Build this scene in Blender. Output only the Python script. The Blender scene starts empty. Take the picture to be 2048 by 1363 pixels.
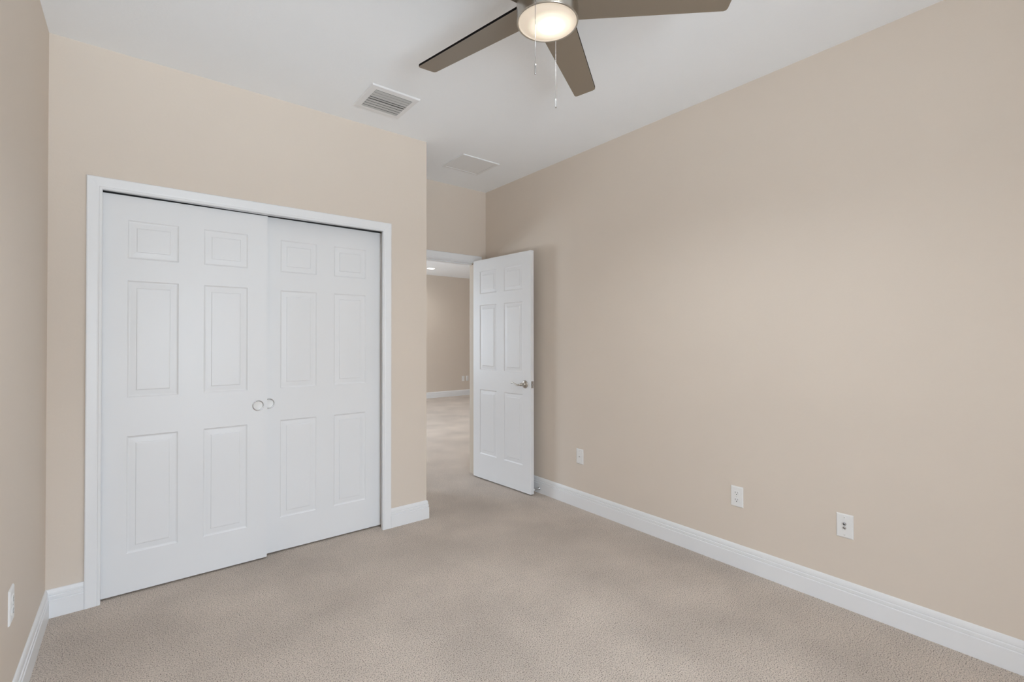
import bpy, bmesh, math, random
from mathutils import Vector, Matrix

random.seed(7)
SC = bpy.context.scene
COL = SC.collection

# ------------------------------------------------------------------ camera
F_PX, YAW, CY_PX, CAM_H, PITCH, ROLL = 944.976, 0.672674, 671.301, 1.293938, 0.00835, -0.00103
cam_data = bpy.data.cameras.new('camera')
cam = bpy.data.objects.new('camera', cam_data)
COL.objects.link(cam)
cam_data.sensor_fit = 'HORIZONTAL'
cam_data.sensor_width = 36.0
cam_data.lens = F_PX / 2048.0 * 36.0
cam_data.shift_y = -(681.5 - CY_PX) / 2048.0
cam_data.clip_start = 0.02
fw = Vector((math.sin(YAW) * math.cos(PITCH), math.cos(YAW) * math.cos(PITCH), math.sin(PITCH)))
rt = Vector((math.cos(YAW), -math.sin(YAW), 0.0))
up = rt.cross(fw)
rt2 = rt * math.cos(ROLL) + up * math.sin(ROLL)
up2 = up * math.cos(ROLL) - rt * math.sin(ROLL)
M = Matrix((rt2, up2, -fw)).transposed().to_4x4()
M.translation = (0.0, 0.0, CAM_H)
cam.matrix_world = M
SC.camera = cam

# ------------------------------------------------------------------ world, daylight, exposure
SKY = 35.0
world = bpy.data.worlds.new('daylight')
SC.world = world
world.use_nodes = True
wn = world.node_tree.nodes
wl = world.node_tree.links
wn.clear()
w_out = wn.new('ShaderNodeOutputWorld')
w_bg = wn.new('ShaderNodeBackground')
w_tc = wn.new('ShaderNodeTexCoord')
w_sep = wn.new('ShaderNodeSeparateXYZ')
w_map = wn.new('ShaderNodeMapRange')
w_ramp = wn.new('ShaderNodeValToRGB')
w_map.inputs['From Min'].default_value = -1.0
w_map.inputs['From Max'].default_value = 1.0
# brightness bands by elevation, invented and tuned to even out the room's light
stops = [(0.16, 0.04, 0), (0.30, 0.86, 0), (0.38, 0.77, 0), (0.44, 0.32, 0), (0.56, 0.29, 1), (0.63, 0.66, 1),
         (0.76, 0.66, 1), (0.84, 0.10, 1)]
ce = w_ramp.color_ramp.elements
while len(ce) < len(stops):
    ce.new(0.5)
for el, (pos, v, sky) in zip(ce, stops):
    el.position = pos
    el.color = (v * 0.87, v, v * 1.16, 1) if sky else (v * 0.89, v, v * 1.11, 1)
w_bg.inputs['Strength'].default_value = SKY
wl.new(w_tc.outputs['Generated'], w_sep.inputs[0])
wl.new(w_sep.outputs['Z'], w_map.inputs['Value'])
wl.new(w_map.outputs['Result'], w_ramp.inputs['Fac'])
wl.new(w_ramp.outputs['Color'], w_bg.inputs['Color'])
wl.new(w_bg.outputs['Background'], w_out.inputs['Surface'])

# daylight openings: unseen bedroom window placed for its light, hall window invented
WIN1 = (0.00, 1.00, 0.30, 2.20)        # x0, x1, z0, z1 in the wall y = -1.24
ADDED_WIN2 = (6.4, 8.6, 0.6, 2.2)            # y0, y1, z0, z1 in the left wall of the hall


def portal(name, loc, rot, sx, sy):
    d = bpy.data.lights.new(name, 'AREA')
    d.shape = 'RECTANGLE'
    d.size, d.size_y = sx, sy
    d.cycles.is_portal = True
    o = bpy.data.objects.new(name, d)
    COL.objects.link(o)
    o.location = loc
    o.rotation_euler = rot
    return o


portal('daylight_bedroom', ((WIN1[0] + WIN1[1]) / 2, -1.24 - 0.395, (WIN1[2] + WIN1[3]) / 2),
       (math.radians(90), 0, 0), WIN1[1] - WIN1[0], WIN1[3] - WIN1[2])
portal('added_daylight_hall', (-0.44, (ADDED_WIN2[0] + ADDED_WIN2[1]) / 2, (ADDED_WIN2[2] + ADDED_WIN2[3]) / 2),
       (math.radians(90), 0, math.radians(-90)), ADDED_WIN2[1] - ADDED_WIN2[0], ADDED_WIN2[3] - ADDED_WIN2[2])

SC.view_settings.view_transform = 'Standard'
SC.view_settings.look = 'None'
SC.view_settings.gamma = 1.0
SC.view_settings.use_curve_mapping = False
SC.view_settings.exposure = -0.04
SC.cycles.diffuse_bounces = 8
SC.cycles.max_bounces = 16
SC.cycles.sample_clamp_indirect = 8.0

# ------------------------------------------------------------------ dimensions
H = 2.74
XR, YC, XL, YD, XO = 2.6895, 3.0845, -0.3246, 3.7897, 1.6593
YF = -1.24
WT = 0.40          # unseen outer wall thickened so its deep reveal trims light on the right wall
YH = 9.36


# ------------------------------------------------------------------ materials
def srgb(r, g, b):
    def f(c):
        c /= 255.0
        return c / 12.92 if c <= 0.04045 else ((c + 0.055) / 1.055) ** 2.4
    return (f(r), f(g), f(b), 1.0)


def mat(name, color, rough=0.5, metal=0.0, bump=None, spec=0.5, emit=None, coat=0.0):
    """bump = (scale, strength, distance)"""
    m = bpy.data.materials.new(name)
    m.use_nodes = True
    nt = m.node_tree
    p = nt.nodes['Principled BSDF']
    p.inputs['Base Color'].default_value = color
    p.inputs['Roughness'].default_value = rough
    p.inputs['Metallic'].default_value = metal
    p.inputs['Specular IOR Level'].default_value = spec
    p.inputs['Coat Weight'].default_value = coat
    if emit:
        p.inputs['Emission Color'].default_value = emit[0]
        p.inputs['Emission Strength'].default_value = emit[1]
    tc = nt.nodes.new('ShaderNodeTexCoord')
    # faint procedural tone so that no surface is one dead flat value
    n0 = nt.nodes.new('ShaderNodeTexNoise')
    n0.inputs['Scale'].default_value = 3.0
    mr = nt.nodes.new('ShaderNodeMapRange')
    mr.inputs['To Min'].default_value = 0.985
    mr.inputs['To Max'].default_value = 1.015
    mx = nt.nodes.new('ShaderNodeMix')
    mx.data_type = 'RGBA'
    mx.blend_type = 'MULTIPLY'
    mx.inputs['Factor'].default_value = 1.0
    mx.inputs['A'].default_value = color
    nt.links.new(tc.outputs['Object'], n0.inputs['Vector'])
    nt.links.new(n0.outputs['Fac'], mr.inputs['Value'])
    nt.links.new(mr.outputs['Result'], mx.inputs['B'])
    nt.links.new(mx.outputs['Result'], p.inputs['Base Color'])
    if bump:
        n = nt.nodes.new('ShaderNodeTexNoise')
        n.inputs['Scale'].default_value = bump[0]
        n.inputs['Detail'].default_value = 3.0
        b = nt.nodes.new('ShaderNodeBump')
        b.inputs['Strength'].default_value = bump[1]
        b.inputs['Distance'].default_value = bump[2]
        nt.links.new(tc.outputs['Object'], n.inputs['Vector'])
        nt.links.new(n.outputs['Fac'], b.inputs['Height'])
        nt.links.new(b.outputs['Normal'], p.inputs['Normal'])
    return m


WALL = mat('beige_wall_paint', (0.690, 0.612, 0.530, 1), 0.6, bump=(60, 0.12, 0.003), spec=0.3)
CEIL = mat('white_ceiling_paint', (0.90, 0.925, 0.95, 1), 0.8, bump=(45, 0.2, 0.004), spec=0.2)
TRIM = mat('white_trim_paint', (0.80, 0.81, 0.82, 1), 0.35)
DOORW = mat('white_door_paint', (0.78, 0.79, 0.80, 1), 0.35)
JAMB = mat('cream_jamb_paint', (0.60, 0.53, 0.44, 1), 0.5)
PLASTIC = mat('white_plastic', (0.80, 0.80, 0.79, 1), 0.3)
SLOT = mat('dark_slot', (0.03, 0.03, 0.03, 1), 0.7)
NICKEL = mat('brushed_nickel', (0.52, 0.49, 0.44, 1), 0.28, metal=1.0)
CHROME = mat('satin_chrome', (0.55, 0.55, 0.55, 1), 0.25, metal=1.0)
BLADE = mat('bronze_grey_blade', (0.33, 0.29, 0.24, 1), 0.36, metal=0.75)
BLADE_EDGE = mat('dark_blade_edge', (0.006, 0.005, 0.005, 1), 0.8, spec=0.1)
VENTM = mat('grey_vent_metal', (0.52, 0.53, 0.53, 1), 0.45)
DARK = mat('dark_duct', (0.02, 0.02, 0.02, 1), 0.9)
DTRACK = mat('shadow_grey_track_metal', (0.06, 0.06, 0.06, 1), 0.6)  # shade inside the track, put into the colour of its rear parts
TRACK = mat('white_track_metal', (0.62, 0.62, 0.62, 1), 0.4)
LENS_DL = mat('downlight_lens', (0.9, 0.88, 0.85, 1), 0.5, emit=((1.0, 0.93, 0.86, 1), 6.0))


def carpet_material():
    m = bpy.data.materials.new('taupe_cut_pile_carpet')
    m.use_nodes = True
    nt = m.node_tree
    L = nt.links
    p = nt.nodes['Principled BSDF']
    p.inputs['Roughness'].default_value = 0.95
    p.inputs['Specular IOR Level'].default_value = 0.1
    p.inputs['Sheen Weight'].default_value = 0.15
    tc = nt.nodes.new('ShaderNodeTexCoord')
    # yarn flecks
    n1 = nt.nodes.new('ShaderNodeTexNoise')
    n1.inputs['Scale'].default_value = 215.0
    n1.inputs['Detail'].default_value = 2.0
    n1.inputs['Roughness'].default_value = 0.6
    r1 = nt.nodes.new('ShaderNodeValToRGB')
    e = r1.color_ramp.elements
    e[0].position = 0.33
    e[0].color = (0.10, 0.074, 0.056, 1)
    e[1].position = 0.58
    e[1].color = (0.77, 0.67, 0.58, 1)
    e2 = r1.color_ramp.elements.new(0.425)
    e2.color = (0.56, 0.48, 0.41, 1)
    # broad wear / nap
    n2 = nt.nodes.new('ShaderNodeTexNoise')
    n2.inputs['Scale'].default_value = 2.1
    n2.inputs['Detail'].default_value = 4.0
    r2 = nt.nodes.new('ShaderNodeMapRange')
    r2.inputs['From Min'].default_value = 0.3
    r2.inputs['From Max'].default_value = 0.7
    r2.inputs['To Min'].default_value = 0.84
    r2.inputs['To Max'].default_value = 1.09
    mx = nt.nodes.new('ShaderNodeMix')
    mx.data_type = 'RGBA'
    mx.blend_type = 'MULTIPLY'
    mx.inputs['Factor'].default_value = 1.0
    b = nt.nodes.new('ShaderNodeBump')
    b.inputs['Strength'].default_value = 1.0
    b.inputs['Distance'].default_value = 0.008
    L.new(tc.outputs['Object'], n1.inputs['Vector'])
    L.new(tc.outputs['Object'], n2.inputs['Vector'])
    L.new(n1.outputs['Fac'], r1.inputs['Fac'])
    L.new(n2.outputs['Fac'], r2.inputs['Value'])
    L.new(r1.outputs['Color'], mx.inputs['A'])
    L.new(r2.outputs['Result'], mx.inputs['B'])
    L.new(mx.outputs['Result'], p.inputs['Base Color'])
    L.new(n1.outputs['Fac'], b.inputs['Height'])
    L.new(b.outputs['Normal'], p.inputs['Normal'])
    return m


CARPET = carpet_material()


def lens_material():
    """frosted lamp glass with the bulb glowing through its middle"""
    m = bpy.data.materials.new('lit_frosted_lens')
    m.use_nodes = True
    nt = m.node_tree
    L = nt.links
    p = nt.nodes['Principled BSDF']
    p.inputs['Base Color'].default_value = (0.75, 0.70, 0.62, 1)
    p.inputs['Roughness'].default_value = 0.4
    tc = nt.nodes.new('ShaderNodeTexCoord')
    vm = nt.nodes.new('ShaderNodeVectorMath')
    vm.operation = 'DISTANCE'
    vm.inputs[1].default_value = (0.019, 0.001, -0.002)
    ramp = nt.nodes.new('ShaderNodeValToRGB')
    ramp.color_ramp.interpolation = 'EASE'
    e = ramp.color_ramp.elements
    e[0].position = 0.028
    e[0].color = (1.0, 0.95, 0.84, 1)
    e[1].position = 0.092
    e[1].color = (0.17, 0.125, 0.080, 1)
    em = e.new(0.060)
    em.color = (0.46, 0.38, 0.28, 1)
    L.new(tc.outputs['Object'], vm.inputs[0])
    L.new(vm.outputs['Value'], ramp.inputs['Fac'])
    L.new(ramp.outputs['Color'], p.inputs['Emission Color'])
    p.inputs['Emission Strength'].default_value = 1.5
    return m


LENS = lens_material()


def glass_material():
    m = bpy.data.materials.new('window_glass')
    m.use_nodes = True
    nt = m.node_tree
    nt.nodes.clear()
    o = nt.nodes.new('ShaderNodeOutputMaterial')
    t = nt.nodes.new('ShaderNodeBsdfTransparent')
    g = nt.nodes.new('ShaderNodeBsdfGlossy')
    g.inputs['Roughness'].default_value = 0.02
    mix = nt.nodes.new('ShaderNodeMixShader')
    mix.inputs[0].default_value = 0.05
    nt.links.new(t.outputs[0], mix.inputs[1])
    nt.links.new(g.outputs[0], mix.inputs[2])
    nt.links.new(mix.outputs[0], o.inputs[0])
    return m


GLASS = glass_material()


# ------------------------------------------------------------------ mesh helpers
def obj(name, bm, mats, parent=None, loc=(0, 0, 0), rot=(0, 0, 0), smooth=False):
    me = bpy.data.meshes.new(name)
    bmesh.ops.recalc_face_normals(bm, faces=bm.faces[:])
    if smooth:
        for f in bm.faces:
            f.smooth = True
    bm.to_mesh(me)
    bm.free()
    for m in (mats if isinstance(mats, (list, tuple)) else [mats]):
        me.materials.append(m)
    o = bpy.data.objects.new(name, me)
    COL.objects.link(o)
    o.location = loc
    o.rotation_euler = rot
    if parent:
        o.parent = parent
    return o


def empty(name, loc=(0, 0, 0), rot=(0, 0, 0)):
    o = bpy.data.objects.new(name, None)
    o.empty_display_size = 0.1
    COL.objects.link(o)
    o.location = loc
    o.rotation_euler = rot
    return o


def tag(o, label, cat, group=None, kind=None):
    o['label'] = label
    o['category'] = cat
    if group:
        o['group'] = group
    if kind:
        o['kind'] = kind
    return o


def add_box(bm, x0, x1, y0, y1, z0, z1, mi=0, bevel=0.0, seg=2):
    vs = [bm.verts.new(p) for p in ((x0, y0, z0), (x1, y0, z0), (x1, y1, z0), (x0, y1, z0),
                                    (x0, y0, z1), (x1, y0, z1), (x1, y1, z1), (x0, y1, z1))]
    fs = []
    for idx in ((0, 3, 2, 1), (4, 5, 6, 7), (0, 1, 5, 4), (1, 2, 6, 5), (2, 3, 7, 6), (3, 0, 4, 7)):
        f = bm.faces.new([vs[i] for i in idx])
        f.material_index = mi
        fs.append(f)
    if bevel > 0:
        es = list({e for f in fs for e in f.edges})
        r = bmesh.ops.bevel(bm, geom=es, offset=bevel, segments=seg, affect='EDGES', profile=0.5)
        for f in r['faces']:
            f.material_index = mi
    return fs


def box(x0, x1, y0, y1, z0, z1, bevel=0.0):
    bm = bmesh.new()
    add_box(bm, x0, x1, y0, y1, z0, z1, 0, bevel)
    return bm


def add_lathe(bm, prof, seg=48, mi=0, mtx=None, smooth=True):
    """prof: list of (r, z); axis = local z"""
    rings = []
    for r, z in prof:
        if r < 1e-6:
            rings.append([bm.verts.new((0, 0, z))])
        else:
            rings.append([bm.verts.new((r * math.cos(2 * math.pi * i / seg), r * math.sin(2 * math.pi * i / seg), z))
                          for i in range(seg)])
    for a, b in zip(rings, rings[1:]):
        for i in range(seg):
            j = (i + 1) % seg
            if len(a) == 1 and len(b) == 1:
                continue
            if len(a) == 1:
                f = bm.faces.new((a[0], b[i], b[j]))
            elif len(b) == 1:
                f = bm.faces.new((a[i], a[j], b[0]))
            else:
                f = bm.faces.new((a[i], a[j], b[j], b[i]))
            f.material_index = mi
            f.smooth = smooth
    if mtx is not None:
        vs = [v for r in rings for v in r]
        bmesh.ops.transform(bm, matrix=mtx, verts=vs)


def add_tube(bm, pts, rad, seg=10, mi=0):
    """round tube through pts (rad: number or list)"""
    pts = [Vector(p) for p in pts]
    n = len(pts)
    rads = rad if isinstance(rad, (list, tuple)) else [rad] * n
    rings = []
    ref = Vector((0, 0, 1))
    for i, p in enumerate(pts):
        d = (pts[min(i + 1, n - 1)] - pts[max(i - 1, 0)]).normalized()
        r0 = ref if abs(d.dot(ref)) < 0.95 else Vector((1, 0, 0))
        a = d.cross(r0).normalized()
        b = d.cross(a).normalized()
        rings.append([bm.verts.new(p + rads[i] * (a * math.cos(2 * math.pi * k / seg) + b * math.sin(2 * math.pi * k / seg)))
                      for k in range(seg)])
    for A, B in zip(rings, rings[1:]):
        for k in range(seg):
            f = bm.faces.new((A[k], A[(k + 1) % seg], B[(k + 1) % seg], B[k]))
            f.smooth = True
            f.material_index = mi
    for R in (rings[0], rings[-1]):
        f = bm.faces.new(R)
        f.material_index = mi


def add_extrude(bm, prof, p0, p1, out, mi=0, miter0=0.0, miter1=0.0):
    """sweep profile (list of (o, z): o = distance out of the wall, z = height) from p0 to p1 along the wall.
    miter = shift along the run per unit of o at each end"""
    p0, p1, out = Vector(p0), Vector(p1), Vector(out)
    d = (p1 - p0).normalized()
    A = [bm.verts.new(p0 + out * o + Vector((0, 0, z)) + d * (o * miter0)) for o, z in prof]
    B = [bm.verts.new(p1 + out * o + Vector((0, 0, z)) + d * (o * miter1)) for o, z in prof]
    n = len(prof)
    for i in range(n):
        j = (i + 1) % n
        f = bm.faces.new((A[i], A[j], B[j], B[i]))
        f.material_index = mi
    bm.faces.new(A[::-1]).material_index = mi
    bm.faces.new(B).material_index = mi


# ------------------------------------------------------------------ the setting
def structure(name, bm, m, label, cat):
    return tag(obj(name, bm, m), label, cat, kind='structure')


structure('floor', box(XL - 0.12, 8.2, YF - 0.12, YH + 0.12, -0.12, 0.0), CARPET,
          'taupe speckled cut pile carpet covering the floor of bedroom and hall', 'floor')
structure('ceiling', box(XL - 0.12, 8.2, YF - 0.12, YH + 0.12, H, H + 0.12), CEIL,
          'smooth flat white ceiling above the beige walls', 'ceiling')

structure('wall_left', box(XL - 0.12, XL, YF - 0.12, YD, 0, H), WALL,
          'plain beige wall at the left edge of the photo', 'wall')
structure('wall_right', box(XR, XR + 0.12, YF - 0.12, YD, 0, H), WALL,
          'long beige wall with three white wall plates near the floor', 'wall')

bm = bmesh.new()                                                     # wall behind the camera, with the window opening
x0, x1, z0, z1 = WIN1
add_box(bm, XL, x0, YF - WT, YF, 0, H)
add_box(bm, x1, XR, YF - WT, YF, 0, H)
add_box(bm, x0, x1, YF - WT, YF, 0, z0)
add_box(bm, x0, x1, YF - WT, YF, z1, H)
structure('wall_front', bm, WALL, 'beige wall with a wide window facing the closet', 'wall')

OPL, OPR, OPT = -0.150, 1.348, 2.062                                 # closet opening
bm = bmesh.new()
add_box(bm, XL, OPL, YC, YC + 0.115, 0, H)
add_box(bm, OPR, XO, YC, YC + 0.115, 0, H)
add_box(bm, OPL, OPR, YC, YC + 0.115, OPT, H)
structure('wall_back', bm, WALL, 'beige wall around the white double closet doors', 'wall')
structure('wall_side', box(XO - 0.115, XO, YC + 0.115, YD, 0, H), WALL,
          'short beige closet side wall turning towards the open doorway', 'wall')

JL, JR, JT = 1.790, 2.560, 2.033                                     # hall doorway, clear opening
YB = YD + 0.090
bm = bmesh.new()
add_box(bm, XL - 0.12, JL - 0.02, YD, YB, 0, H)
add_box(bm, JR + 0.02, 8.2, YD, YB, 0, H)
add_box(bm, JL - 0.02, JR + 0.02, YD, YB, JT + 0.02, H)
structure('wall_entry', bm, WALL, 'beige wall above and beside the open bedroom doorway', 'wall')

structure('wall_hall_far', box(XL, 8.08, YH, YH + 0.12, 0, H), WALL,
          'far beige hall wall seen through the open doorway', 'wall')
structure('wall_hall_right', box(8.08, 8.2, YB, YH + 0.12, 0, H), WALL,
          'beige hall wall out of sight to the right', 'wall')
bm = bmesh.new()
y0, y1, z0, z1 = ADDED_WIN2
add_box(bm, XL - 0.12, XL, YB, y0, 0, H)
add_box(bm, XL - 0.12, XL, y1, YH + 0.12, 0, H)
add_box(bm, XL - 0.12, XL, y0, y1, 0, z0)
add_box(bm, XL - 0.12, XL, y0, y1, z1, H)
structure('wall_hall_left', bm, WALL, 'beige hall wall with an added window, out of sight behind the closet', 'wall')


def window(name, along, a0, a1, z0, z1, c, label):
    """frame with one mullion and panes; along = 'x' or 'y', c = centre of the wall depth"""
    bm = bmesh.new()
    w, d = 0.045, 0.03

    def b(u0, u1, v0, v1, dd=d, m=bm):
        if along == 'x':
            add_box(m, u0, u1, c - dd, c + dd, v0, v1)
        else:
            add_box(m, c - dd, c + dd, u0, u1, v0, v1)
    b(a0, a0 + w, z0, z1)
    b(a1 - w, a1, z0, z1)
    b(a0 + w, a1 - w, z0, z0 + w)
    b(a0 + w, a1 - w, z1 - w, z1)
    mid, mz = (a0 + a1) / 2, (z0 + z1) / 2
    b(mid - 0.02, mid + 0.02, z0 + w, z1 - w)
    b(a0 + w, mid - 0.02, mz - 0.02, mz + 0.02)
    b(mid + 0.02, a1 - w, mz - 0.02, mz + 0.02)
    o = structure(name, bm, TRIM, label, 'window')
    for u0, u1 in ((a0 + w, mid - 0.02), (mid + 0.02, a1 - w)):
        for v0, v1 in ((z0 + w, mz - 0.02), (mz + 0.02, z1 - w)):
            pm = bmesh.new()
            b(u0, u1, v0, v1, 0.002, pm)
            obj('pane', pm, GLASS, o)
    return o


window('window_1', 'x', WIN1[0], WIN1[1], WIN1[2], WIN1[3], YF - WT + 0.06,
       'unseen white framed bedroom window facing the closet, placed for its light')
window('added_window_2', 'y', ADDED_WIN2[0], ADDED_WIN2[1], ADDED_WIN2[2], ADDED_WIN2[3], XL - 0.07,
       'unseen white framed window added to light the hall beyond the doorway')

# baseboards -----------------------------------------------------------------
BASE = [(0, 0), (0.0150, 0), (0.0150, 0.0800), (0.0105, 0.0822), (0.0105, 0.0840), (0.0128, 0.0862), (0.0128, 0.0985),
        (0.0080, 0.1008), (0.0080, 0.1026), (0.0100, 0.1050), (0.0096, 0.1140), (0.0078, 0.1220), (0.0050, 0.1280),
        (0.0020, 0.1300), (0, 0.1300)]


def baseboard(name, runs, label):
    bm = bmesh.new()
    for p0, p1, out, m0, m1 in runs:
        add_extrude(bm, BASE, p0, p1, out, 0, m0, m1)
    return structure(name, bm, TRIM, label, 'baseboard')


CAS_L, CAS_R = -0.190, 1.382                                         # closet casing outer edges
baseboard('baseboard_left', [((XL, YF, 0), (XL, YC, 0), (1, 0, 0), 1, -1)],
          'white moulded baseboard along the left wall')
baseboard('baseboard_right', [((XR, YF, 0), (XR, YD, 0), (-1, 0, 0), 1, -1)],
          'long white moulded baseboard along the wall with the outlets')
baseboard('baseboard_front', [((XL, YF, 0), (XR, YF, 0), (0, 1, 0), 1, -1)],
          'white moulded baseboard below the bedroom window')
baseboard('baseboard_back', [((XL, YC, 0), (CAS_L, YC, 0), (0, -1, 0), 1, 0)],
          'short white baseboard between left corner and closet casing')
baseboard('baseboard_side', [((CAS_R, YC, 0), (XO, YC, 0), (0, -1, 0), 0, 1),
                             ((XO, YC, 0), (XO, YD, 0), (1, 0, 0), -1, -1)],
          'white baseboard wrapping the closet corner beside the doorway')
baseboard('baseboard_hall', [((XL, YH, 0), (8.08, YH, 0), (0, -1, 0), 0, 0)],
          'white baseboard of the far hall wall')


# casings --------------------------------------------------------------------
def casing(name, xl, xr, zt, w, y, label, mi_mat=TRIM):
    """three mitred boards round an opening, on the face y looking towards -y; stepped moulded section"""
    # section across the width: s = 0 inner edge .. 1 outer edge
    sec = [(0.0, 0.0), (0.0, 0.011), (0.004, 0.0135), (0.010, 0.0135), (0.013, 0.012), (0.018, 0.0135),
           (w - 0.006, 0.0165), (w - 0.002, 0.0155), (w, 0.0125), (w, 0.0)]
    bm = bmesh.new()
    path = [(xl + w, 0.0, -1, 0), (xl + w, zt - w, -1, 1), (xr - w, zt - w, 1, 1), (xr - w, 0.0, 1, 0)]
    rings = []
    for px, pz, dx, dz in path:
        rings.append([bm.verts.new((px + dx * s, y - o, pz + dz * s)) for s, o in sec])
    n = len(sec)
    for A, B in zip(rings, rings[1:]):
        for i in range(n):
            j = (i + 1) % n
            bm.faces.new((A[i], A[j], B[j], B[i]))
    bm.faces.new(rings[0])
    bm.faces.new(rings[-1])
    return structure(name, bm, mi_mat, label, 'door casing')


casing('trim_1', CAS_L, CAS_R, 2.098, 0.0595, YC, 'white moulded casing around the closet doors')
casing('trim_2', JL - 0.070, JR + 0.074, 2.103, 0.064, YD, 'white moulded casing around the open bedroom doorway')

# closet jamb linings with a front stop
bm = bmesh.new()
add_box(bm, OPL, CAS_L + 0.0595, YC + 0.001, YC + 0.0145, 0, OPT)
add_box(bm, CAS_R - 0.0595, OPR, YC + 0.001, YC + 0.0145, 0, OPT)
add_box(bm, OPL, OPR, YC + 0.001, YC + 0.0115, 2.050, OPT)
structure('trim_3', bm, TRIM, 'narrow white jamb strip inside the closet casing', 'door jamb')

# hall doorway jambs
bm = bmesh.new()
add_box(bm, JL - 0.02, JL, YD, YB, 0, JT)
add_box(bm, JR, JR + 0.02, YD, YB, 0, JT)
structure('trim_4', bm, JAMB, 'cream painted side jambs of the open bedroom doorway', 'door jamb')
bm = bmesh.new()
add_box(bm, JL - 0.02, JR + 0.02, YD, YB, JT, JT + 0.02)
add_box(bm, JL, JR, YD + 0.045, YD + 0.08, JT - 0.011, JT)
structure('trim_5', bm, TRIM, 'white head jamb with stop above the open bedroom doorway', 'door jamb')


# ------------------------------------------------------------------ six panel doors
RINGS = [(0.0, 0.0), (0.003, 0.0026), (0.007, 0.0048), (0.011, 0.0052), (0.036, 0.0038), (0.0385, 0.0012), (0.043, 0.0008)]


def door_slab(w, h, t, xs, zs):
    """moulded six panel slab; local x 0..w, y 0..t (front face y = 0), z 0..h"""
    bm = bmesh.new()
    cx = [0.0] + [v for p in xs for v in p] + [w]
    cz = [0.0] + [v for p in zs for v in p] + [h]

    def face(side):
        yb = 0.0 if side == 0 else t
        sg = 1.0 if side == 0 else -1.0
        for i in range(len(cx) - 1):
            for k in range(len(cz) - 1):
                a0, a1, b0, b1 = cx[i], cx[i + 1], cz[k], cz[k + 1]
                if i % 2 == 1 and k % 2 == 1:
                    prev = None
                    for off, dep in RINGS:
                        cur = [bm.verts.new((px, yb + sg * dep, pz)) for px, pz in
                               ((a0 + off, b0 + off), (a1 - off, b0 + off), (a1 - off, b1 - off), (a0 + off, b1 - off))]
                        if prev:
                            for q in range(4):
                                bm.faces.new((prev[q], prev[(q + 1) % 4], cur[(q + 1) % 4], cur[q]))
                        prev = cur
                    bm.faces.new(prev)
                else:
                    bm.faces.new([bm.verts.new((px, yb, pz)) for px, pz in ((a0, b0), (a1, b0), (a1, b1), (a0, b1))])
    face(0)
    face(1)
    for q in (((0, 0, 0), (0, t, 0), (0, t, h), (0, 0, h)), ((w, 0, 0), (w, t, 0), (w, t, h), (w, 0, h)),
              ((0, 0, 0), (w, 0, 0), (w, t, 0), (0, t, 0)), ((0, 0, h), (w, 0, h), (w, t, h), (0, t, h))):
        bm.faces.new([bm.verts.new(p) for p in q])
    bmesh.ops.remove_doubles(bm, verts=bm.verts[:], dist=1e-5)
    return bm


def finger_pull(parent, x, z):
    """round flush pull: chrome rim and a shallow white dish"""
    R = Matrix.Translation((x, 0, z)) @ Matrix.Rotation(math.radians(90), 4, 'X')
    bm = bmesh.new()
    add_lathe(bm, [(0.0245, -0.001), (0.0262, 0.0024), (0.0290, 0.0030), (0.0308, 0.0022), (0.0312, -0.001)], 48, 0, R)
    rim = obj('finger_pull', bm, CHROME, parent)
    rim['label'] = 'round chrome rimmed finger pull'
    bm = bmesh.new()
    add_lathe(bm, [(0.0246, 0.0012), (0.0220, 0.0004), (0.0, 0.0006)], 48, 0, R)
    obj('dish', bm, PLASTIC, rim)


def closet_door(name, x0, y, top, panels, zs, pull, label):
    w = 0.7625
    z0 = 0.010
    o = obj(name, door_slab(w, top - z0, 0.035, [(a - x0, b - x0) for a, b in panels], [(a - z0, b - z0) for a, b in zs]),
            DOORW, None, (x0, y, z0))
    tag(o, label, 'closet door', 'sliding closet doors', 'structure')
    finger_pull(o, pull[0] - x0, pull[1] - z0)
    return o


ZS = [(0.208, 0.804), (1.001, 1.599), (1.712, 1.909)]
closet_door('door_1', -0.148, 3.110, 2.032, [(-0.0335, 0.181), (0.295, 0.510)], ZS, (0.5655, 0.909),
            'white six panel sliding closet door at the left, in front of the other')
closet_door('door_2', 0.580, 3.152, 2.039, [(0.694, 0.908), (1.0175, 1.231)], ZS, (0.632, 0.911),
            'white six panel sliding closet door at the right, behind the other')

# top track: a sagging white channel, rear lips and roof coloured dark as shade
bm = bmesh.new()


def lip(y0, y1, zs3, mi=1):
    xs3 = (OPL + 0.002, 0.60, OPR - 0.002)
    ring = []
    for x, z in zip(xs3, zs3):
        ring.append([bm.verts.new((x, yy, zz)) for yy, zz in ((y0, z), (y1, z), (y1, OPT - 0.001), (y0, OPT - 0.001))])
    for A, B in zip(ring, ring[1:]):
        for i in range(4):
            bm.faces.new((A[i], A[(i + 1) % 4], B[(i + 1) % 4], B[i])).material_index = mi
    bm.faces.new(ring[0]).material_index = mi
    bm.faces.new(ring[-1]).material_index = mi


lip(3.1000, 3.1010, (2.0400, 2.0345, 2.0395), 0)
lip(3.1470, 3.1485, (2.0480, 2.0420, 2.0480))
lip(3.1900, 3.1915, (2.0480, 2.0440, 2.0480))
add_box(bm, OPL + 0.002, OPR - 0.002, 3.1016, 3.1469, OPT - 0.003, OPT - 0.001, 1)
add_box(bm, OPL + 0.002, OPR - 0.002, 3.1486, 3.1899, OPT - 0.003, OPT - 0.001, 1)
structure('trim_6', bm, [TRACK, DTRACK], 'thin white metal track above the sliding closet doors', 'door track')

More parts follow.
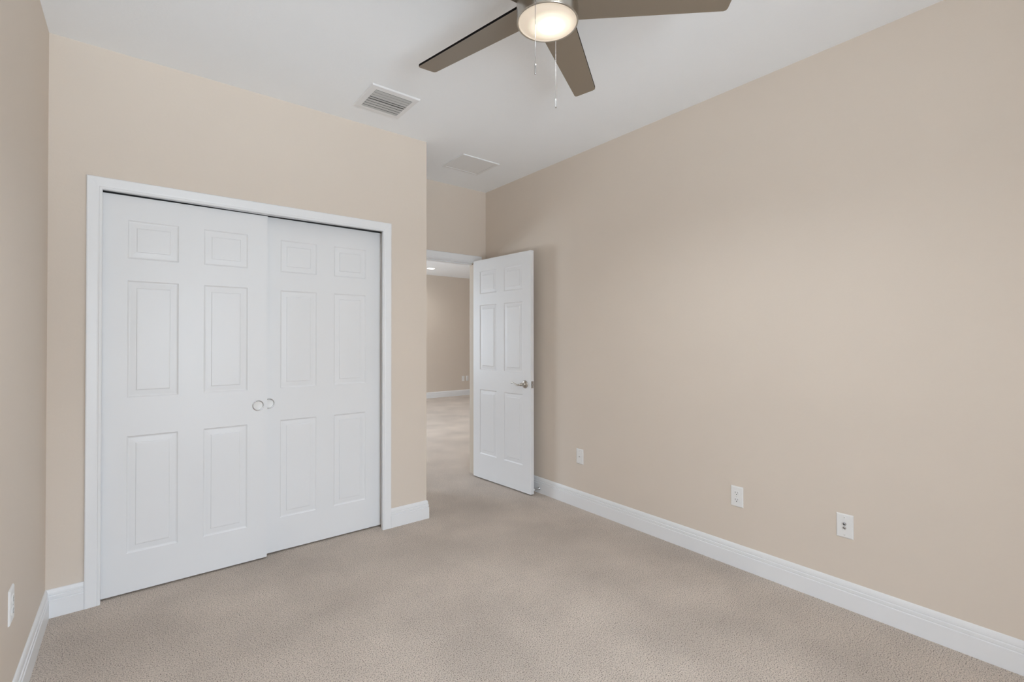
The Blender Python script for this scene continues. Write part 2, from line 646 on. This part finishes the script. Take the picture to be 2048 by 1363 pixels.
# hall door, swung open towards the right wall
DW, DT = 0.774, 0.035
d3 = obj('door_3', door_slab(DW, 2.027, DT, [(0.097, 0.336), (0.437, 0.676)],
                             [(0.225, 0.822), (1.005, 1.606), (1.710, 1.919)]),
         DOORW, None, (2.512, 3.742, 0.012), (0, 0, math.atan2(-0.997745, 0.067119)))
tag(d3, 'white six panel bedroom door standing open against the right wall', 'door', kind='structure')
hx, hz = 0.7065, 0.909
for side in (0, 1):
    s = -1 if side == 0 else 1
    yb = 0.0 if side == 0 else DT
    R = Matrix.Translation((hx, yb, hz)) @ Matrix.Rotation(math.radians(90 if side == 0 else -90), 4, 'X')
    bm = bmesh.new()
    add_lathe(bm, [(0.0, 0.0), (0.0325, 0.0), (0.0330, 0.003), (0.0300, 0.008), (0.022, 0.0105), (0.0125, 0.012),
                   (0.0115, 0.030), (0.0130, 0.040), (0.0135, 0.050), (0.011, 0.056), (0.0, 0.058)], 40, 0, R)
    add_tube(bm, [(hx, yb + s * 0.047, hz), (hx - 0.022, yb + s * 0.049, hz - 0.004), (hx - 0.040, yb + s * 0.050, hz - 0.006),
                  (hx - 0.060, yb + s * 0.050, hz - 0.003), (hx - 0.080, yb + s * 0.049, hz + 0.004),
                  (hx - 0.100, yb + s * 0.048, hz + 0.010), (hx - 0.112, yb + s * 0.048, hz + 0.010),
                  (hx - 0.122, yb + s * 0.048, hz + 0.005)],
             [0.0080, 0.0076, 0.0070, 0.0064, 0.0058, 0.0054, 0.0050, 0.0040], 12)
    hd = obj('lever_handle', bm, NICKEL, d3)
    hd['label'] = 'wavy satin nickel lever handle'
bm = box(DW - 0.0006, DW + 0.0012, 0.005, 0.030, hz - 0.029, hz + 0.029)
for zz in (-0.021, 0.021):
    add_lathe(bm, [(0.0045, 0.0), (0.0035, 0.0014), (0.0, 0.0016)], 16, 0,
              Matrix.Translation((DW + 0.0012, 0.0175, hz + zz)) @ Matrix.Rotation(math.radians(90), 4, 'Y'))
lp = obj('latch_plate', bm, CHROME, d3)
obj('latch_bolt', box(DW + 0.0012, DW + 0.010, 0.010, 0.025, hz - 0.009, hz + 0.009, 0.003), CHROME, lp)
for zz in (0.20, 1.02, 1.82):
    bm = bmesh.new()
    add_tube(bm, [(-0.006, DT + 0.004, zz - 0.045), (-0.006, DT + 0.004, zz + 0.045)], 0.006, 12)
    add_box(bm, -0.0015, 0.0, 0.006, DT, zz - 0.044, zz + 0.044)
    obj('hinge', bm, NICKEL, d3)

# springy door stop on the baseboard behind the door
bm = bmesh.new()
add_lathe(bm, [(0.0, 0.0), (0.012, 0.0), (0.012, 0.004), (0.0055, 0.008), (0.0052, 0.058), (0.0052, 0.0585)], 20)
for k in range(14):
    z = 0.010 + 0.0034 * k
    add_lathe(bm, [(0.0052, z), (0.0064, z + 0.0010), (0.0052, z + 0.0020)], 20)
ds = obj('door_stop', bm, CHROME, None, (XR - 0.0145, 2.987, 0.040), (0, math.radians(-90), 0))
tag(ds, 'small chrome spring door stop on the baseboard behind the open door', 'door stop')
bm = bmesh.new()
add_lathe(bm, [(0.0, 0.058), (0.0075, 0.058), (0.0080, 0.061), (0.0080, 0.068), (0.0065, 0.071), (0.0, 0.072)], 20)
rb = obj('bumper', bm, PLASTIC, ds)
rb['label'] = 'white rubber bumper tip'


# ------------------------------------------------------------------ wall plates
def plate_mesh(w=0.070, h=0.115, d=0.006):
    """bevelled cover plate lying in local xz, front towards -y, back at y = 0"""
    bm = bmesh.new()
    rings = []
    for ox, oy in ((0.0, 0.0), (0.0, 0.0025), (0.0025, 0.0048), (0.006, d)):
        rings.append([bm.verts.new((sx * (w / 2 - ox), -oy, sz * (h / 2 - ox)))
                      for sx, sz in ((-1, -1), (1, -1), (1, 1), (-1, 1))])
    for A, B in zip(rings, rings[1:]):
        for i in range(4):
            bm.faces.new((A[i], A[(i + 1) % 4], B[(i + 1) % 4], B[i]))
    bm.faces.new(rings[0])
    bm.faces.new(rings[-1])
    return bm


FRONT = Matrix.Rotation(math.radians(90), 4, 'X')                   # lathe axis z -> -y


def screw(parent, z, d=0.006):
    bm = bmesh.new()
    add_lathe(bm, [(0.0034, 0.0), (0.0032, 0.0009), (0.0, 0.0013)], 16, 0, Matrix.Translation((0, -d, z)) @ FRONT)
    add_box(bm, -0.0026, 0.0026, -d - 0.0016, -d - 0.0010, z - 0.0004, z + 0.0004, 1)
    return obj('screw', bm, [PLASTIC, SLOT], parent)


def outlet(name, loc, rz, label, cat='outlet', small=False):
    o = tag(obj(name, plate_mesh(), PLASTIC, None, loc, (0, 0, rz)), label, cat)
    for s in (-1, 1):
        bm = bmesh.new()
        zc = s * 0.0195
        # rounded receptacle face
        pts = []
        for i in range(32):
            a = 2 * math.pi * i / 32
            pts.append((0.0172 * math.cos(a), max(-0.0135, min(0.0135, 0.0172 * math.sin(a)))))
        A = [bm.verts.new((x, -0.0058, zc + z)) for x, z in pts]
        B = [bm.verts.new((x, -0.0074, zc + z)) for x, z in pts]
        Cc = [bm.verts.new((x * 0.95, -0.0080, zc + z * 0.95)) for x, z in pts]
        for P, Q in ((A, B), (B, Cc)):
            for i in range(32):
                bm.faces.new((P[i], P[(i + 1) % 32], Q[(i + 1) % 32], Q[i]))
        bm.faces.new(Cc)
        add_box(bm, -0.0075, -0.0055, -0.0083, -0.0078, zc - 0.001, zc + 0.0075, 1)
        add_box(bm, 0.0052, 0.0070, -0.0083, -0.0078, zc + 0.000, zc + 0.0070, 1)
        add_lathe(bm, [(0.0027, 0.0), (0.0027, 0.0004), (0.0, 0.0004)], 14, 1,
                  Matrix.Translation((0, -0.0079, zc - 0.0070)) @ FRONT)
        obj('receptacle', bm, [PLASTIC, SLOT], o)
    screw(o, 0.0)
    return o


RW = math.radians(-90)                                               # plate front (-y) turned to -x
o = tag(obj('phone_plate', plate_mesh(0.072, 0.114), PLASTIC, None, (XR, 2.534, 0.394), (0, 0, RW)),
        'white phone jack plate nearest the open door on the right wall', 'wall plate')
bm = box(-0.0075, 0.0075, -0.0078, -0.0058, -0.009, 0.007, 0.0008)
add_box(bm, -0.0050, 0.0050, -0.0082, -0.0077, -0.006, 0.003, 1)
obj('jack', bm, [PLASTIC, mat('grey_jack', (0.35, 0.34, 0.33, 1), 0.5)], o)
screw(o, 0.042)
screw(o, -0.042)

outlet('wall_outlet', (XR, 1.315, 0.400), RW, 'white duplex outlet in the middle of the three plates on the right wall')

o = tag(obj('cable_plate', plate_mesh(0.0705, 0.1145), PLASTIC, None, (XR, 0.791, 0.393), (0, 0, RW)),
        'white cable plate with two metal connectors, nearest plate on the right wall', 'wall plate')
for z, r, ln in ((0.0105, 0.0052, 0.010), (-0.0085, 0.0042, 0.008)):
    bm = bmesh.new()
    add_lathe(bm, [(r + 0.0022, 0.0), (r + 0.0022, 0.0028), (r, 0.0028), (r, ln), (r - 0.0012, ln), (r - 0.0016, ln - 0.002)], 18, 0,
              Matrix.Translation((0, -0.0058, z)) @ FRONT)
    add_lathe(bm, [(r - 0.0014, ln - 0.0015), (0.0, ln - 0.0015)], 18, 1, Matrix.Translation((0, -0.0058, z)) @ FRONT)
    c = obj('connector', bm, [CHROME, SLOT], o)
    c['label'] = 'threaded metal cable connector'
screw(o, 0.042)
screw(o, -0.042)

o = outlet('wall_outlet', (XL, 2.289, 0.409), math.radians(90), 'white outlet plate seen edge on, low on the left wall')

o = tag(obj('light_switch_plate', plate_mesh(0.070, 0.118), PLASTIC, None, (5.998, YH, 0.393)),
        'left of two small white plates low on the far hall wall', 'wall plate', 'hall wall plates')
o.name = 'wall_plate'
screw(o, 0.042)
screw(o, -0.042)
outlet('wall_outlet', (6.112, YH, 0.393), 0.0, 'right of two small white plates low on the far hall wall')


# ------------------------------------------------------------------ ceiling register
VX0, VX1, VY0, VY1 = 1.036, 1.335, 2.556, 2.868
IX0, IX1, IY0, IY1 = 1.074, 1.303, 2.598, 2.828
vent = tag(empty('air_vent', ((VX0 + VX1) / 2, (VY0 + VY1) / 2, H)),
           'square white ceiling air vent with grey louvers above the closet', 'vent')
ox, oy = vent.location.x, vent.location.y


def ring_frame(x0, x1, y0, y1, a0, a1, b0, b1, prof):
    """square frame under the ceiling; prof = list of (t, depth), t 0 = outer edge, 1 = inner edge"""
    bm = bmesh.new()
    rings = []
    for t, d in prof:
        xa, xb = x0 + (a0 - x0) * t, x1 + (a1 - x1) * t
        ya, yb = y0 + (b0 - y0) * t, y1 + (b1 - y1) * t
        rings.append([bm.verts.new(p) for p in ((xa, ya, -d), (xb, ya, -d), (xb, yb, -d), (xa, yb, -d))])
    for A, B in zip(rings, rings[1:]):
        for i in range(4):
            bm.faces.new((A[i], A[(i + 1) % 4], B[(i + 1) % 4], B[i]))
    return bm


bm = ring_frame(VX0 - ox, VX1 - ox, VY0 - oy, VY1 - oy, IX0 - ox, IX1 - ox, IY0 - oy, IY1 - oy,
                [(0.0, 0.0), (0.0, 0.002), (0.14, 0.008), (0.90, 0.010), (1.0, 0.009), (1.0, 0.0005)])
obj('frame', bm, TRIM, vent)
NS = 8
for k in range(NS):
    yc = IY0 + (IY1 - IY0) * (k + 0.5) / NS - oy
    ang = math.radians((-2, -2, -1, 10, 3, 2, 2, 3)[k])
    hw = 0.0122
    dy, dz = hw * math.cos(ang), hw * math.sin(ang)
    bm = bmesh.new()
    zc = -0.0105
    t = 0.0006
    pts = [(-dy, -dz), (0, 0.0012), (dy, dz)]
    A = [bm.verts.new((IX0 - ox + 0.0005, yc + a, zc + b)) for a, b in pts]
    B = [bm.verts.new((IX1 - ox - 0.0005, yc + a, zc + b)) for a, b in pts]
    A2 = [bm.verts.new((IX0 - ox + 0.0005, yc + a, zc + b + 2 * t)) for a, b in pts]
    B2 = [bm.verts.new((IX1 - ox - 0.0005, yc + a, zc + b + 2 * t)) for a, b in pts]
    for i in range(2):
        bm.faces.new((A[i], A[i + 1], B[i + 1], B[i]))
        bm.faces.new((A2[i], A2[i + 1], B2[i + 1], B2[i]))
    bm.faces.new((A[0], B[0], B2[0], A2[0]))
    bm.faces.new((A[2], B[2], B2[2], A2[2]))
    obj('louver', bm, VENTM, vent)
bm = bmesh.new()
add_box(bm, IX0 - ox + 0.0002, IX1 - ox - 0.0002, IY0 - oy + 0.0002, IY1 - oy - 0.0002, -0.0012, -0.0004)
bo = obj('duct_opening', bm, DARK, vent)
bo['label'] = 'dark duct opening behind the louvers'

# ------------------------------------------------------------------ ceiling access panel
PX0, PX1, PY0, PY1 = 1.984, 2.335, 3.094, 3.418
ap = tag(empty('access_panel', ((PX0 + PX1) / 2, (PY0 + PY1) / 2, H)),
         'flat white framed ceiling panel in front of the doorway', 'ceiling panel')
qx, qy = ap.location.x, ap.location.y
w = 0.022
obj('frame', ring_frame(PX0 - qx, PX1 - qx, PY0 - qy, PY1 - qy, PX0 + w - qx, PX1 - w - qx, PY0 + w - qy, PY1 - w - qy,
                        [(0.0, 0.0), (0.0, 0.006), (0.12, 0.008), (0.95, 0.008), (1.0, 0.007), (1.0, 0.0005)]), TRIM, ap)
g = w + 0.002
obj('panel', box(PX0 + g - qx, PX1 - g - qx, PY0 + g - qy, PY1 - g - qy, -0.006, -0.0005), TRIM, ap)


# ------------------------------------------------------------------ ceiling fan
FX, FY, ZB, PIT, TH0, TIP_R, TIP_W, ROOT_W, ZD, RD = 1.1847, 1.2754, 2.530, 0.1878, 0.5362, 0.6695, 0.0514, 0.0686, 2.4619, 0.1092
fan = tag(empty('ceiling_fan', (FX, FY, H)),
          'brushed nickel ceiling fan with five grey brown blades and a lit round lamp', 'ceiling fan')


def lathe_obj(name, prof, m, parent, seg=64):
    bm = bmesh.new()
    add_lathe(bm, prof, seg)
    return obj(name, bm, m, parent)


lathe_obj('canopy', [(0.0, 0.0), (0.070, 0.0), (0.072, -0.010), (0.066, -0.040), (0.030, -0.058), (0.016, -0.062), (0.0, -0.062)], NICKEL, fan)
lathe_obj('downrod', [(0.0130, -0.055), (0.0130, -0.118)], NICKEL, fan, 24)
zd = ZD - H
zb = ZB - H
lathe_obj('motor_housing', [(0.0, -0.105), (0.030, -0.106), (0.060, -0.118), (0.088, -0.140), (0.100, zb + 0.020),
                            (0.102, zb + 0.012), (0.1125, zb + 0.011), (0.1135, zb + 0.008),
                            (0.1135, zd + 0.004), (0.1125, zd), (0.1090, zd - 0.0005), (0.1080, zd + 0.003), (0.1070, zd + 0.008)],
          NICKEL, fan, 96)
lens = lathe_obj('lamp_lens', [(0.1080, 0.0020), (0.1055, -0.0005), (0.1030, 0.0012), (0.1000, 0.0014), (0.090, 0.0000), (0.070, -0.0020),
                               (0.040, -0.0036), (0.0, -0.0042)], LENS, fan, 96)
lens.location = (0, 0, zd)
lens['label'] = 'glowing frosted round glass lens'

# one blade, long axis local x; the counter-clockwise edge (+y) hangs lower
bm = bmesh.new()
t = 0.010
r0 = 0.085
out = [(r0, -ROOT_W), (TIP_R - 0.012, -TIP_W - 0.0003), (TIP_R - 0.0035, -TIP_W + 0.0035), (TIP_R, -TIP_W + 0.012),
       (TIP_R, TIP_W - 0.012), (TIP_R - 0.0035, TIP_W - 0.0035), (TIP_R - 0.012, TIP_W + 0.0003), (r0, ROOT_W)]
lo = [bm.verts.new((x, y, -PIT * y)) for x, y in out]
hi = [bm.verts.new((x, y, -PIT * y + t)) for x, y in out]
bm.faces.new(lo)
bm.faces.new(hi)
n = len(out)
for i in range(n):
    f = bm.faces.new((lo[i], lo[(i + 1) % n], hi[(i + 1) % n], hi[i]))
    f.material_index = 1
proto = obj('blade', bm, [BLADE, BLADE_EDGE], fan, (0, 0, zb), (0, 0, TH0))
for k in range(1, 5):
    c = proto.copy()
    COL.objects.link(c)
    c.parent = fan
    c.rotation_euler = (0, 0, TH0 + k * math.radians(72))


def pull_chain(ang, r, z_end, pend):
    x, y = r * math.cos(ang), r * math.sin(ang)
    bm = bmesh.new()
    zt = zb - 0.012
    add_tube(bm, [(0.112 * math.cos(ang), 0.112 * math.sin(ang), zt), (x, y, zt - 0.004), (x, y, z_end + pend)], 0.0008, 6)
    z = zt - 0.010
    while z > z_end + pend:
        bmesh.ops.create_icosphere(bm, subdivisions=1, radius=0.0015, matrix=Matrix.Translation((x, y, z)))
        z -= 0.0042
    ch = obj('pull_chain', bm, CHROME, fan)
    bm = bmesh.new()
    add_lathe(bm, [(0.0, pend), (0.0018, pend), (0.0026, pend - 0.005), (0.0030, 0.004), (0.0026, 0.0), (0.0, 0.0)], 14)
    obj('pendant', bm, CHROME, ch, (x, y, z_end))


pull_chain(math.radians(206), 0.117, 2.213 - H, 0.036)
pull_chain(math.radians(31), 0.117, 2.203 - H, 0.036)

# ------------------------------------------------------------------ hall downlight
def recessed_light(x, y, power, label):
    dl = tag(empty('recessed_light', (x, y, H)), label, 'ceiling light')
    lathe_obj('trim_ring', [(0.098, 0.0), (0.097, -0.004), (0.088, -0.006), (0.080, -0.004), (0.080, -0.0005)], TRIM, dl, 40)
    lathe_obj('lens', [(0.0795, -0.001), (0.0795, -0.003), (0.0, -0.004)], LENS_DL, dl, 40)
    ld = bpy.data.lights.new('downlight_glow', 'SPOT')
    ld.energy = power
    ld.color = (0.97, 0.97, 0.96)
    ld.spot_size = math.radians(165)
    ld.spot_blend = 1.0
    ld.shadow_soft_size = 0.07
    o = bpy.data.objects.new('downlight_glow', ld)
    COL.objects.link(o)
    o.location = (x, y, H - 0.02)


recessed_light(4.672, 8.494, 45, 'small round lit recessed light in the hall ceiling, seen through the doorway')
recessed_light(3.700, 5.600, 75, 'unseen recessed light added to brighten the hall, above the doorway head')  # invented second fitting, brings more light to the hall carpet
lf = bpy.data.lights.new('fan_lamp_glow', 'SPOT')
lf.energy = 56
lf.color = (0.92, 0.98, 1.04)
lf.spot_size = math.radians(160)
lf.spot_blend = 0.6
lf.shadow_soft_size = 0.09
lfo = bpy.data.objects.new('fan_lamp_glow', lf)
COL.objects.link(lfo)
lfo.location = (FX, FY, ZD - 0.02)
